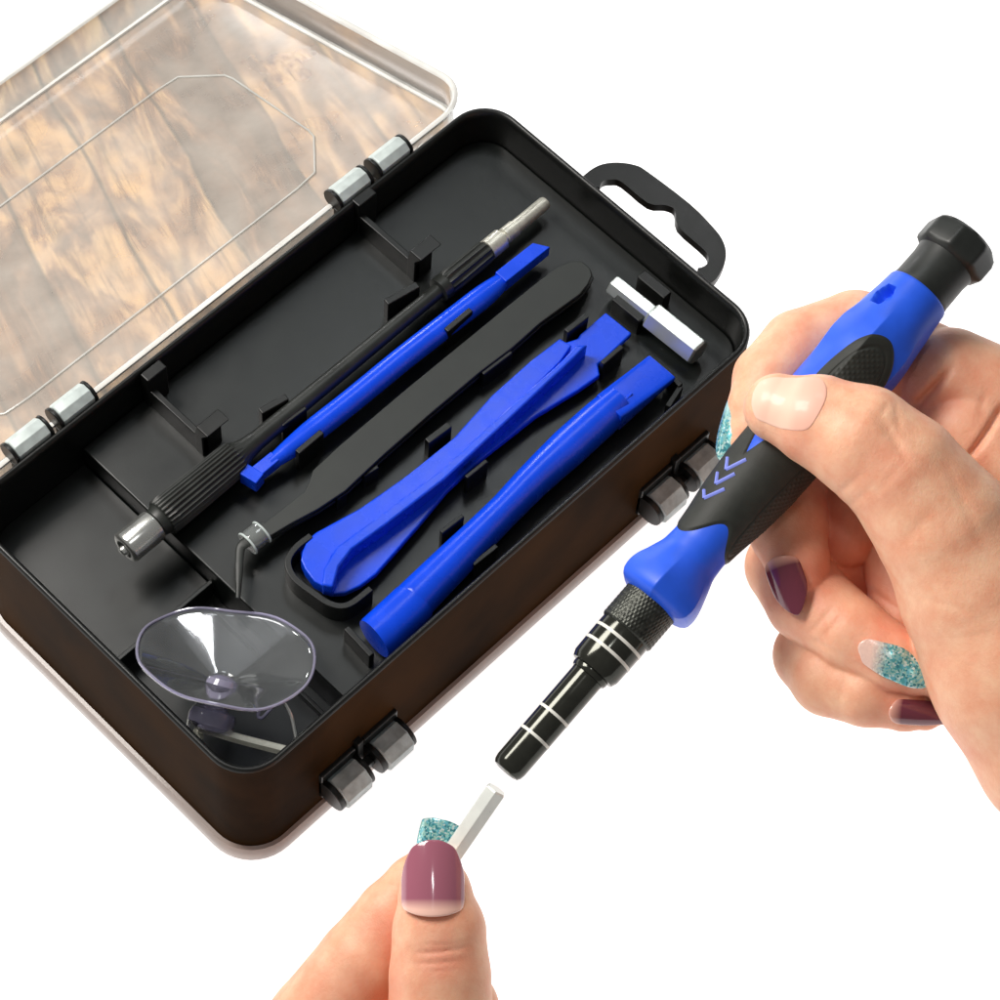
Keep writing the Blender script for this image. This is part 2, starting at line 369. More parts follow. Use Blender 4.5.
# clips that hold the tools
def tab(a, b, z1, t=.12, z0=ZP, name='clip', m=M_tray2):
    p, q = P(*a, z1), P(*b, z1); v, f = wallbar(p, q, z0-.02, z1, t); return obj(name, v, f, m, case, bevel=.03)
for a, b, z, t in [((260, 411), (287, 396), 4.95, .2), ((386, 302), (418, 284), 4.9, .2),
                   ((297, 452), (322, 431), 5.0, .16), ((446, 330), (471, 309), 5.0, .16), ((482, 373), (511, 351), 4.75, .15),
                   ((427, 441), (450, 424), 4.85, .18), ((466, 477), (487, 460), 4.9, .12), ((441, 532), (463, 515), 4.9, .12),
                   ((473, 564), (497, 545), 4.9, .14), ((566, 331), (587, 315), 4.85, .16), ((602, 363), (622, 346), 4.85, .14),
                   ((335, 497), (345, 490), 4.7, .2), ((363, 475), (378, 466), 4.7, .12), ((282, 425), (306, 407), 4.9, .1)]:
    tab(a, b, z, t)
# stop behind the round spudger and holder at its tip
v, f = merge(wallbar(P(346, 627, 4.75), P(372, 655, 4.75), ZP-.02, 4.75, .16)); obj('clip', v, f, M_tray2, case, bevel=.03)
v, f = merge(wallbar(P(669, 374, 4.6), P(681, 385, 4.6), ZP-.02, 4.6, .14), wallbar(P(681, 385, 4.6), P(668, 405, 4.6), ZP-.02, 4.55, .14)); obj('clip', v, f, M_tray2, case, bevel=.02)
# U-shaped wall round the spoon end
up_pts = spline([P(x, y, 4.8) for x, y in [(311, 535), (296, 547), (288, 561), (294, 577), (314, 593), (332, 604), (349, 604), (371, 588)]], 5)
L = []
for k, p in enumerate(up_pts):
    d = nrm((up_pts[min(k+1, len(up_pts)-1)]-up_pts[max(k-1, 0)])[:2]); n = np.array([-d[1], d[0], 0])*.08
    q = np.array([p[0], p[1], 0]); L.append([q-n+[0, 0, ZP-.02], q+n+[0, 0, ZP-.02], q+n+[0, 0, 4.8], q-n+[0, 0, 4.8]])
v, f = loft(L); obj('spoon_socket', v, f, M_tray2, case, bevel=.02)
# two upright brackets at the back
def bracket(bx, y0, y1, z1):
    v, f = merge(box(bx, bx+.18, y0, y1, ZP-.02, z1-.5))
    b = obj('bracket', v, f, M_tray2, case, bevel=.03)
    v, f = box(bx-.02, bx+.62, y1-.30, y1, ZP-.02, z1); obj('bracket_post', v, f, M_tray2, b, bevel=.04)
    pr = [(bx-.02, y0), (bx+.62, y0), (bx+.62, y0+.34), (bx-.02, y0+.28)]
    v, f = loft([ring(pr, ZP-.02), ring(pr, z1-.35), ring([(bx-.02, y0-.22), (bx+.72, y0-.22), (bx+.72, y0+.20), (bx-.02, y0+.20)], z1)])
    obj('bracket_post', v, f, M_tray2, b, bevel=.03)
pA = P(150, 408, ZP); pB = P(198, 461, ZP)
bracket(pA[0]+.05, pB[1], pA[1]+.3, 5.35)
pA2 = P(362, 238, ZP); pB2 = P(402, 292, ZP)
bracket(pA2[0]+.05, pB2[1], pA2[1]+.45, 5.35)

# carrying loop on the right short side
zl = 4.85
outer = pxpoly([(582, 177), (592, 169), (603, 164), (618, 162.5), (635, 165), (648, 172), (690, 204), (712, 226), (722, 239), (726, 252), (724, 265), (716, 279), (706, 286)], zl)
slot = pxpoly([(603, 181), (612, 179.5), (622, 182), (648, 203), (665, 205), (675, 210), (678, 226), (700, 246), (708, 255), (707, 264), (698, 268), (688, 265), (602, 194), (600, 187)], zl)
x_in = 17.97
outer = [(x_in, 6.75)]+[tuple(p) for p in outer]+[(x_in, 2.1)]
for i in (1, len(outer)-2): outer[i] = (max(outer[i][0], x_in), outer[i][1])
outer = [(max(p[0], x_in), p[1]) for p in outer]
slot = smoothpoly([(max(p[0], x_in+.16), p[1]) for p in slot], 3)
def plate_with_hole(out, hole, z0, z1):
    import bmesh
    from mathutils.geometry import tessellate_polygon
    tri = tessellate_polygon([[Vector((p[0], p[1], 0)) for p in out], [Vector((p[0], p[1], 0)) for p in hole]])
    al = list(out)+list(hole); n = len(al); no = len(out)
    vs = [np.array([p[0], p[1], z0]) for p in al]+[np.array([p[0], p[1], z1]) for p in al]
    fs = [tuple(t) for t in tri]+[tuple(i+n for i in t) for t in tri]
    for i in range(no): j = (i+1) % no; fs.append((i, j, j+n, i+n))
    nh = len(hole)
    for i in range(nh): a, b = no+i, no+(i+1) % nh; fs.append((a, b, b+n, a+n))
    return vs, fs
out_s = [outer[0]]+spline([(p[0], p[1], 0) for p in outer[1:-1]], 3)+[outer[-1]]
out_s = [(max(p[0], x_in), p[1]) for p in out_s]
v, f = plate_with_hole(out_s, slot, zl-.28, zl); hl = obj('carrying_loop', v, f, M_tray2, case, ang=40)
v, f = lathe(P(691, 220, zl)+[0, 0, -.05], P(691, 220, zl)+[0, 0, 1], [(0, .13), (.09, .13), (.11, .09)], 20); obj('peg', v, f, M_dgrey, hl)

# hinges at the back and catches at the front: barrels on a common pin
def barrel(x0, x1, y, z, r, m, hexa=True, name='hinge', fl=.13):
    n = 8
    prof = lambda rr: [np.array([0, y+rr*math.cos(2*math.pi*(i+.5)/n), z+rr*math.sin(2*math.pi*(i+.5)/n)]) for i in range(n)]
    L = [[p+[x, 0, 0] for p in prof(rr)] for x, rr in ((x0, r*.92), (x0+.05, r), (x1-.05, r), (x1, r*.92))]
    v, f = loft(L); return obj(name, v, f, m, case, ang=50, bevel=.03)
def flange(x0, x1, y, z, r, par, name='hinge_knuckle', tow=0):
    th = np.linspace(0, 2*math.pi, 24, endpoint=False); L = []
    for x in (x0, x1): L.append([np.array([x, y+r*math.cos(a), z+r*math.sin(a)]) for a in th])
    v, f = loft(L); 
    return obj(name, v, f, M_tray2, par, bevel=.02)
for xa in (1.88, 12.72):
    for x0, x1 in ((xa, xa+1.1), (xa+1.42, xa+2.52)):
        b = barrel(x0+.1, x1, W_+.31, 5.24, .33, M_grey)
        flange(x0-.02, x0+.08, W_+.31, 5.22, .33, b); flange(x1+.01, x1+.09, W_+.31, 5.22, .33, b)
        v, f = box(x0-.04, x1+.1, W_-.02, W_+.25, 4.75, 5.0); obj('hinge_leaf', v, f, M_tray2, b, bevel=.02)
for xa in (2.35, 13.70):
    for x0, x1 in ((xa, xa+.98), (xa+1.42, xa+2.40)):
        b = barrel(x0+.12, x1, -.42, 1.60, .50, M_dgrey, name='catch')
        flange(x0-.04, x0+.11, -.36, 1.58, .47, b, name='catch_cheek'); flange(x1+.01, x1+.12, -.36, 1.58, .47, b, name='catch_cheek')
        v, f = box(x0-.04, x1+.12, -.14, .03, 1.0, 2.35); obj('catch_back', v, f, M_tray2, b, bevel=.05)
    v, f = merge(box(xa+.95, xa+1.38, -.50, -.25, 1.45, 1.72), box(xa+1.1, xa+1.3, -.2, .03, 1.2, 2.6)); obj('catch_bar', v, f, M_tray2, case, bevel=.03)
# little mould marks on the front wall
for x in ():
    pass

# ------------------------------------------------------------------ lid, folded back and down to the table
TH = math.atan(.334); YH, ZH = W_+.42, 4.97; LL = 11.75; DEP = 1.02
def LP(u, vv, w): return np.array([u, YH+vv*math.cos(TH)+w*math.sin(TH), ZH-vv*math.sin(TH)+w*math.cos(TH)])
lid = None
def lring(o, w, r=1.25): return [LP(p[0], p[1], w) for p in rrect(.05-o, 17.95+o, 0-o, LL+o, r+o)]
# side walls with a rolled edge
v, f = loft([lring(.0, -.06), lring(-.05, -.3), lring(-.16, -DEP+.12), lring(-.26, -DEP+.02)], False, False)
lid = obj('lid', v, f, M_lidwall, case, ang=60, label='clear hinged lid folded back behind the case')
v, f = loft([lring(-.26, -DEP+.021), lring(-.40, -DEP)], False, True); obj('lid_panel', v, f, M_lid, lid)
v, f = loft([lring(.10, -.10), lring(.12, -.02), lring(.05, .03), lring(-.04, .0), lring(-.06, -.08), lring(.02, -.12)], closed=True); obj('lid_lip', v, f, M_lidedge, lid, ang=60)
v, f = loft([lring(-.20, -DEP+.05), lring(-.23, -DEP+.12), lring(-.31, -DEP+.10), lring(-.31, -DEP+.03)], closed=True); obj('lid_bead', v, f, M_lidedge, lid, ang=60)
def lidpt(px, py, w=-DEP+.03):
    D = FW + (px-500)/F*RT - (py-500)/F*UP
    N = np.array([0, math.sin(TH), math.cos(TH)]); Q = LP(0, 0, w); return CP+D*(np.dot(Q-CP, N)/np.dot(D, N))
a0 = lidpt(175, 77); a1 = lidpt(228, 75); a2 = lidpt(314, 134); a3 = lidpt(315, 175); a4 = lidpt(0, 420)
def uv(p): return p[0], (p[1]-YH+DEP*math.sin(TH))/math.cos(TH)
oc = [uv(a) for a in (a0, a1, a2, a3)]; v_lo = uv(a4)[1]
octo = [(oc[0][0], oc[0][1]), (oc[1][0], oc[1][1]), (oc[2][0], oc[2][1]), (oc[3][0], oc[3][1]), (3.2, v_lo), (2.0, v_lo+1.2), (2.0, oc[0][1]-1.3), (3.2, oc[0][1])]
L = []
path = []
for i in range(len(octo)):
    a, b = np.array(octo[i-1]), np.array(octo[i])
    for t in (0.06, .5, .94): path.append(a+(b-a)*t)
N = nrm([0, math.sin(TH), math.cos(TH)])
v, f = tube([LP(p[0], p[1], -DEP+.02) for p in path], .03, 8, up=N, closed=True); obj('lid_moulding', v, f, M_lidwall, lid)
# wooden board under the lid
nx, ny = 60, 40
pl = rrect(.30, 17.72, .22, LL-.22, 1.05)
def wring(w, o=0): return [LP(p[0], p[1], w) for p in rrect(.32-o, 17.78+o, .24-o, LL+.1+o, 1.05)]
vb, fb = loft([wring(-DEP-.10), wring(-DEP-.035)])
ye = LP(0, LL-.15, -DEP-.035)[1]; vb, fb = merge((vb, fb), box(-1., 19.2, ye, 22.35, .004, .05))
g0, g1 = lidpt(80, 90), lidpt(142, 198); gd = np.array(uv(g1))-np.array(uv(g0)); gd /= np.linalg.norm(gd); gn = np.array([-gd[1], gd[0]])
att = []
for p in vb:
    q = np.array(uv(p)); att.append([q@gd, q@gn, p[2]*.1])
wb = obj('wooden_board', vb, fb, M_wood, attrs={'grain': np.array(att)})
wb['label'] = 'weathered brown plank board lying right under the clear lid'; wb['category'] = 'board'

# ------------------------------------------------------------------ things in the tray
# 1 pen screwdriver
A = P(125, 549, 4.80); B = P(546, 202, 4.62); dA = nrm(B-A); LN = np.linalg.norm(B-A)
def tt(px, py): return float((P(px, py, 4.7)-A)@dA)
pen = thing('precision_screwdriver', 'slim black precision screwdriver with steel bit and a silver end cap, lying along the tray', 'screwdriver', A)
c1 = tt(154, 524)
v, f = lathe(A, B, [(.05, .20), (-.02, .26), (-.02, .34), (.02, .40), (.06, .42), (c1-.06, .42), (c1-.02, .37), (c1, .3)], 40); obj('end_cap', v, f, M_steel, pen)
v, f = lathe(A, B, [(-.14, .06), (-.12, .12), (-.02, .13)], 16); obj('cap_pin', v, f, M_steel, pen)
k0, k1 = tt(158, 520), tt(240, 455)
flute = lambda r, n, d: (lambda a: r-d*np.abs(np.sin(a*n/2))**.6)
v, f = lathe(A, B, [(c1, .37), (k0, .40), (k0+.05, .44)], 60); obj('collar', v, f, M_cap, pen)
pr = [(k0+.05, .42)]+[(k0+.1+(k1-k0-.3)*i/8, flute(.50-.03*i/8, 26, .05)) for i in range(9)]+[(k1-.1, .40), (k1+.15, .30), (k1+.5, .26)]
v, f = lathe(A, B, pr, 208); obj('grip', v, f, M_cap, pen, ang=70)
s1 = tt(440, 291)
v, f = lathe(A, B, [(k1+.5, .25), (s1-.1, .20), (s1, .2)], 32); obj('shaft', v, f, M_cap, pen)
r1 = tt(489, 250)
v, f = lathe(A, B, [(s1-.02, .22), (s1, .33), (s1+.25, .34), (s1+.27, .29)]+[(s1+.3+(r1-s1-.4)*i/4, flute(.34-.02*i/4, 12, .06)) for i in range(5)]+[(r1, .25)], 120); obj('nose_grip', v, f, M_cap, pen, ang=70)
r2, r3 = tt(503, 237), tt(512, 229)
v, f = lathe(A, B, [(r1-.02, .22), (r1, .285), (r2-.05, .285), (r2, .2), (r2+.02, .16), (r2+.06, .16), (r2+.08, .22), (r3+.1, .22), (r3+.14, .16)], 32); obj('chuck', v, f, M_stain, pen)
v, f = lathe(A, B, [(r3+.1, .19), (LN-.08, .19), (LN-.02, .17), (LN, .12)], 24); obj('bit', v, f, M_stain, pen, ang=35)

# 2 thin blue spudger
def pathz(pts): return [P(x, y, z) for x, y, z in pts]
sp = thing('pry_tool', 'thin blue round pry bar with chisel ends, lying beside the slim black screwdriver', 'pry tool', P(400, 360, ZP))
p_ = spline(pathz([(270, 464, 4.70), (300, 441, 4.70), (350, 402, 4.7), (400, 361, 4.7), (450, 322, 4.7), (490, 291, 4.7), (506, 277, 4.7)]), 5)
K = len(p_); rr = [ .17+.15*min(1, 3.2*math.sin(math.pi*k/(K-1))) if True else 0 for k in range(K)]
v, f = tube(p_, [.17+.14*min(1., 1.6*math.sin(math.pi*min(1, max(0, (k)/(K-1))))) for k in range(K)], 24); obj('shaft', v, f, M_blue, sp, ang=60)
def blade(a, b, za, zb, wa, wb, ha, hb, name, par, m, slant=0):
    A_, B_ = P(*a, za), P(*b, zb); d, s, u = frame(B_-A_)
    L = []
    for Q, w, h in ((A_, wa, ha), (B_, wb, hb)):
        L.append([Q-s*w-u*h, Q+s*w-u*h, Q+s*w+u*h, Q-s*w+u*h])
    for i in range(4): L[1][i] = L[1][i]+d*(slant if i in (0, 3) else -slant)
    v, f = loft(L); return obj(name, v, f, m, par, bevel=.03)
blade((276, 459), (252, 478), 4.68, 4.62, .16, .17, .20, .17, 'chisel_end', sp, M_blue)
blade((256, 473), (248, 483), 4.66, 4.66, .25, .25, .24, .24, 'hooked_tip', sp, M_blue)
blade((500, 282), (541, 249), 4.70, 4.66, .20, .20, .24, .20, 'chisel_end', sp, M_blue, -.12)

# 3 tweezers
tw = thing('tweezers', 'matt black angled tweezers with wide flat handle and a clear sleeve on the tip', 'tweezers', P(430, 390, ZP))
zt = 4.82
top = [(590, 268), (592, 275), (588, 284), (580, 294), (540, 323), (512, 348), (480, 372), (430, 414), (380, 458), (345, 491), (318, 509), (290, 524), (262, 541),
       (258, 530), (268, 520), (290, 503), (304, 492), (309, 482), (313, 470), (340, 445), (400, 394), (440, 361), (500, 312), (540, 280), (556, 268), (570, 261), (582, 261)]
def rib_plate(z1, t, sh=0): return extrude([q for q in pxpoly(top, z1)], z1-t, z1)
v, f = rib_plate(zt, .1); obj('blade', v, f, M_twz, tw, bevel=.03)
top_b = [(x+4, y+6) for x, y in top]
v, f = extrude(pxpoly([(x+1.5, y+2.5) for x, y in top], zt-.3), zt-.42, zt-.32); obj('blade', v, f, M_twz, tw, bevel=.02)
# bent tips and sleeve
for dz in (0, -.14):
    v, f = tube(spline([P(268, 527, zt-.05+dz), P(254, 538, zt-.03+dz), P(244, 544, zt-.03+dz), P(240, 551, zt-.06+dz), P(239, 575, zt-.12+dz*.6), P(238, 598, zt-.2+dz*.4)], 5), [.19-.0052*k for k in range(26)], 12, ry=.045); obj('tip', v, f, M_twz, tw)
v, f = tube([P(263, 531, zt-.1), P(258, 535, zt-.1), P(252, 540, zt-.1), P(247, 544, zt-.1)], [.30, .32, .32, .29], 24, ry=[.22, .25, .25, .22]); obj('sleeve', v, f, M_sleeve, tw)
for q in ((262, 532), (248, 543.5)):
    A_ = P(*q, zt-.1); d, s, u = frame(P(247, 544, zt)-P(263, 531, zt)); th = np.linspace(0, 2*math.pi, 28, endpoint=False)
    v, f = tube([A_+s*.31*math.cos(a)+u*.24*math.sin(a) for a in th], .03, 8, up=d, closed=True); obj('sleeve_edge', v, f, M_grey, tw)

# 4 blue spudger with spoon end and rib
bs = thing('pry_tool', 'broad blue pry spatula with raised rib, spoon end in the U-shaped socket', 'pry tool', P(450, 450, ZP))
ol = [(300, 553), (303, 543), (316, 532), (360, 508), (400, 480), (430, 458), (454, 437), (492, 395), (530, 361), (560, 338), (566, 342), (578, 338), (580, 334), (606, 312), (632, 333),
      (604, 360), (598, 364), (600, 375), (580, 389), (536, 416), (484, 457), (448, 490), (420, 524), (392, 556), (376, 574), (360, 586), (345, 593), (330, 594), (318, 586), (305, 571)]
v, f = extrude(pxpoly(smoothpoly(ol, 1), 4.58), 4.38, 4.58); obj('plate', v, f, M_blue, bs, bevel=.05, seg=3)
rb = [(322, 585), (324, 568), (336, 547), (382, 513), (440, 470), (500, 415), (560, 362), (576, 345), (588, 344), (574, 358), (505, 423), (445, 479), (388, 523), (352, 549), (339, 566), (333, 587)]
b0 = pxpoly(rb, 4.70); 
v, f = extrude(pxpoly(rb, 5.12), 4.56, 5.12); obj('rib', v, f, M_blue, bs, bevel=.06, seg=3)
# raised left cheek of the spoon
lf = [(302, 552), (306, 543), (318, 533), (362, 508), (402, 479), (456, 436), (494, 394), (532, 360), (560, 339), (572, 345), (560, 362), (503, 418), (443, 474), (384, 517), (344, 545), (332, 556), (327, 572), (325, 587), (314, 581), (305, 569), (301, 560)]
v, f = extrude(pxpoly(lf, 4.99), 4.56, 4.99); obj('cheek', v, f, M_blue, bs, bevel=.04, seg=2)

# 5 round blue spudger
rs = thing('pry_tool', 'thick round blue pry bar with flat blade tip, nearest the front wall', 'pry tool', P(500, 520, ZP))
pp = [(374, 639, .54), (380, 634, .56), (412, 604, .55), (416, 599, .515), (450, 565, .48), (480, 535, .43), (505, 510, .41), (535, 479, .445), (568, 448, .50), (600, 419, .49), (618, 403, .44)]
pt = [P(x, y, 4.72) for x, y, r in pp]
v, f = tube(spline(pt, 4), np.interp(np.linspace(0, len(pp)-1, (len(pp)-1)*4+1), range(len(pp)), [p[2] for p in pp]), 32, ry=.52); obj('handle', v, f, M_blue, rs, ang=50, bevel=.04)
pt = [P(608, 413, 4.76), P(622, 401, 4.78), P(640, 386, 4.74), P(662, 368, 4.66)]
v, f = tube(pt, [.45, .46, .46, .46], 24, ry=[.40, .28, .18, .10], sq=7); tb = obj('flat_tip', v, f, M_blue, rs, bevel=.03)
v, f = wallbar(P(620, 405, 5.05), P(632, 393, 5.05), 4.9, 5.07, .06); obj('rib', v, f, M_blue, tb, bevel=.02)

# 6 hexagonal steel coupling
A = P(615, 279, 4.92); B = P(699, 346, 4.92); A[2] -= .3; B[2] -= .3; LN = np.linalg.norm(B-A)
cp = thing('hexagonal_coupling', 'stepped hexagonal steel coupling in a clip by the carrying loop', 'bit adapter', A)
m_ = float((P(653, 310, 4.9)-A)@nrm(B-A))
def hexbar(A, B, t0, t1, r, name, m, par, up=(0, 0, 1), rot=0.):
    d, s, u = frame(np.array(B)-np.array(A), up); L = []
    for t, k in ((t0, .86), (t0+.05, 1), (t1-.05, 1), (t1, .86)):
        L.append([A+d*t+(s*math.cos(rot+math.pi*i/3)+u*math.sin(rot+math.pi*i/3))*r*k for i in range(6)])
    v, f = loft(L); return obj(name, v, f, m, par, ang=25, bevel=.015)
hexbar(A, B, -.05, m_, .29, 'slim_end', M_steel2, cp)
hexbar(A, B, m_-.02, LN+.05, .40, 'wide_end', M_steel2, cp)
for a, b in (((641, 273), (668, 295)), ((616, 296), (643, 318))):
    tab(a, b, 4.75, .3)

# 7 suction cup
cc = P(222, 656, 4.25)
cup = thing('suction_cup', 'clear violet-tinted suction cup with a thick knob, in the front left compartment', 'suction cup', [cc[0], cc[1], 2.8])
ax = nrm((RT*.17+UP*.98)*.86-FW*.51)           # the bowl opens up toward the back
s_, u_ = nrm(RT-ax*(RT@ax)), None; u_ = np.cross(ax, s_)
rim_c = V(224, 660, 0); rim_c = P(226, 655, 5.2)
Rr = 2.08
tip = rim_c-ax*.78
L = []
th = np.linspace(0, 2*math.pi, 72, endpoint=False)
for k in range(15):
    t = k/14
    c = tip*(1-t)+rim_c*t; r = .22+(Rr-.22)*t**.97
    wob = (.030*np.sin(2*th+.6)+.022*np.sin(3*th+.5)+.012*np.sin(7*th))*t*t
    L.append([c+(s_*math.cos(a)+u_*math.sin(a)*(.98))*r+ax*(wob[i]*2.6) for i, a in enumerate(th)])
CUP = [list(k_) for k_ in L]
v, f = loft(L, False, False); o = obj('bowl', v, f, M_cup, cup)
sm = o.modifiers.new('solid', 'SOLIDIFY'); sm.thickness = .05
v, f = tube(L[-1], .038, 8, up=ax, closed=True); obj('bowl_edge', v, f, M_cupedge, cup)
kd = nrm(P(210, 726, 4.1)-tip)
v, f = lathe(tip-kd*.15, tip+kd, [(0, .2), (.1, .36), (.25, .42), (.36, .30), (.5, .27), (.78, .30), (.86, .52), (1.02, .58), (1.2, .56), (1.3, .42), (1.36, .2)], 40, up=ax); obj('knob', v, f, M_cupedge, cup)
tb0 = L[-1][min(range(72), key=lambda i: abs(np.dot(L[-1][i]-CP, RT)/np.dot(L[-1][i]-CP, FW)*F+500-262)+abs(500-np.dot(L[-1][i]-CP, UP)/np.dot(L[-1][i]-CP, FW)*F-712))]
v, f = tube(spline([P(276, 704, 3.9), P(268, 712, 3.75), P(262, 718, 3.6), P(258, 716, 3.6), P(260, 708, 3.7)], 5), .045, 8); obj('pull_tab', v, f, M_cupedge, cup)

# 8 wire ring
rg = thing('split_ring', 'thin silver wire loop passing under the suction cup', 'ring', P(243, 720, 2.85))
v, f = tube(spline([P(187, 729, 4.1), P(193, 710, 4.2), P(210, 690, 4.2), P(233, 681, 4.3), P(255, 683, 4.3), P(275, 693, 4.2), P(290, 713, 4.1), P(297, 742, 3.9)], 8), .05, 8); obj('wire', v, f, M_steel, rg)
v, f = tube(spline([P(233, 681, 4.3), P(252, 676, 4.5), P(270, 684, 4.5), P(279, 697, 4.4), P(275, 700, 4.4)], 6), .045, 8); obj('wire_end', v, f, M_steel, rg)

# 9 hex key
hk = thing('hex_key', 'short pale zinc hex key at the bottom of the front left compartment', 'hex key', P(240, 740, 2.85))
v, f = tube(spline([P(198, 738, 3.7), P(199, 731, 3.85), P(206, 729, 3.95), P(240, 739, 3.9), P(287, 751, 3.85)], 5), .13, 6); obj('bent_rod', v, f, M_key, hk, ang=25)

# ------------------------------------------------------------------ hand-held ratchet screwdriver
W0 = 11.5
def wax(t): return W0+1.15-2.3*t/700.
ud = np.array([.66, -.751]); nd = np.array([.751, .66])
def axis_px(t):
    n = -4.5-.0085*t; q = np.array([516, 766])+ud*t+nd*n; return q
def AX(t): q = axis_px(t); return V(q[0], q[1], wax(t))
SA, SB = AX(0), AX(690); sd, ss, su = frame(SB-SA, up=-FW)        # su faces the viewer
pxcm = np.linalg.norm(SB-SA)/690
# ss points to the right-hand side of the tool as seen by the viewer?
sgn = 1 if np.dot(ss, V(*(axis_px(300)+nd*10), wax(300))-AX(300)) > 0 else -1
ss = ss*sgn
drv = thing('ratchet_screwdriver', 'thick blue and black screwdriver held in the right hand', 'screwdriver', AX(300))
def turn(prof, name, m, n=64, ang=35, par=drv, rf=None, cap=True, **k):
    th = np.linspace(0, 2*math.pi, n, endpoint=False); L = []
    for t, r in prof:
        rr = [(r if rf is None else rf(t, a, r))*pxcm for a in th]
        c = SA+sd*(t*pxcm)
        L.append([c+(ss*math.sin(a)+su*math.cos(a))*rr[i] for i, a in enumerate(th)])
    v, f = loft(L, cap, cap); return obj(name, v, f, m, par, ang=ang, **k)
turn([(-10, 5), (-11, 11), (-10, 14), (-7, 16), (-2, 17), (108, 17.2), (111, 17.5)], 'bit_socket', M_gloss)
turn([(111, 16), (111.5, 19), (114, 20), (117, 20), (118, 18.5)], 'groove_ring', M_gloss)
turn([(117, 18), (118, 24), (124, 26.5), (146, 27), (163, 27.2), (168, 27)], 'collar', M_gloss)
def kn(t, a, r): return r+.7*(abs(math.sin(a*24+t*.33))*abs(math.sin(a*24-t*.33)))
turn([(167.5, 26.5), (169, 28.5)]+[(170+i*1.0, 28.8) for i in range(38)]+[(208.5, 28)], 'knurled_sleeve', M_knurl, n=240, rf=kn, ang=60)
for t, r in ((33, 17.2), (61, 17.3)):
    turn([(t-1.6, r-.6), (t-1.5, r+.15), (t+1.5, r+.15), (t+1.6, r-.6)], 'white_band', M_white)
for t, r in ((141, 27.0), (157, 27.2)):
    turn([(t-1.7, r-.6), (t-1.6, r+.2), (t+1.6, r+.2), (t+1.7, r-.6)], 'white_band', M_white)
# handle surface
ht = [205, 207, 211, 216, 224, 234, 246, 262, 280, 300, 330, 370, 430, 486, 515, 532, 550, 574, 600, 616, 619]
hr = [27, 36, 42, 44.5, 45, 43, 38, 31.5, 30, 32, 36.5, 40, 41, 41.5, 43.5, 45, 44, 39, 35.5, 34, 30]
def hermite(x, xs, ys):
    return float(np.interp(x, xs, ys))
def smooth_r(t):
    return np.mean([np.interp(t+d, ht, hr) for d in np.linspace(-4, 4, 7)]) if 220 < t < 612 else float(np.interp(t, ht, hr))
def sstep(x, a, b):
    x = min(1, max(0, (x-a)/(b-a))); return x*x*(3-2*x)
def hb(t, a):
    a = (a+math.pi) % (2*math.pi)-math.pi
    r = smooth_r(t)
    # six soft facets at the nose and the shoulder
    hp = math.cos(math.pi/6)/math.cos((a+.25) % (math.pi/3)-math.pi/6)
    hx = 1+(hp-.955)*(.75*(1-sstep(t, 225, 262))+.7*sstep(t, 480, 520)*(1-sstep(t, 545, 585)))
    # finger-side bulge at the nose
    return r*hx
def gripmask(t, a):
    """>0 inside the rubber"""
    a = (a+math.pi) % (2*math.pi)-math.pi
    # lower grip: from the nose up to t~440 all round, tongue of blue at the bottom facing the viewer
    low = 283+24*math.exp(-((a-.12)/.50)**2)-6*math.exp(-((a+1.0)/.5)**2)
    m1 = min((t-low)/3, (452-t)/3)
    # blue diamond on the upper left
    dm = 1-abs((t-420)/46)-abs((a+.76)/.38)
    m1 = min(m1, -dm*9)
    band = 1-abs((a+1.2)/.65)
    m1 = min(m1, -min(band*8, (t-418)/4))
    # upper pad facing the viewer
    q = ((t-478)/72)**2+((a-.12)/.80)**2
    m2 = (1-q)*12
    q3 = ((t-478)/72)**2+((a-3.1)/.9)**2
    return max(m1, m2)
def hole(t, a):
    a = (a+math.pi) % (2*math.pi)-math.pi
    x, y = abs(t-587)/15, abs(a+.84)/.30
    return 13*(1-sstep(max(x, .5*x+.866*y), .72, .86))
nt_, na_ = 320, 260
tg = list(np.linspace(219, 616, nt_))
turn([(205, 27), (206, 33), (208, 38), (211, 42), (214, 43.8)]+[(t, 0) for t in tg]+[(618, 33.2), (619.5, 31)], 'handle_shell', M_blueh, n=na_,
     rf=lambda t, a, r: (r*(hb(219, a)/smooth_r(219)) if r > 0 and t < 219 else (r if r > 0 else
        hb(t, a)-hole(t, a))), ang=60)
def gr(t, a, r):
    m = gripmask(t, a); b = hb(t, a)
    o = 1.5*sstep(m, -.5, 1.4)-1.6*(1-sstep(m, -1.2, -.1))
    aa = (a+math.pi) % (2*math.pi)-math.pi
    # inset dotted pad with a groove round it
    pad = min(1-((t-372)/85)**2-((aa-1.12-.0016*(t-372))/.55)**2, 1)
    pad2 = 1-((t-480)/58)**2-((aa-.15)/.55)**2
    pd = max(pad, pad2)
    o -= .8*math.exp(-(pd/.07)**2)*(1 if m > .8 else 0)
    if pd > .1 and m > .8:
        du, dv = t*.22, aa*9.5
        o += .55*max(0, math.cos(2*math.pi*du/1.6)*math.cos(2*math.pi*dv/1.6))
    return b+o
turn([(t, 0) for t in np.linspace(262, 566, 330)], 'rubber_grip', M_rub, n=340, rf=gr, ang=60, cap=False)
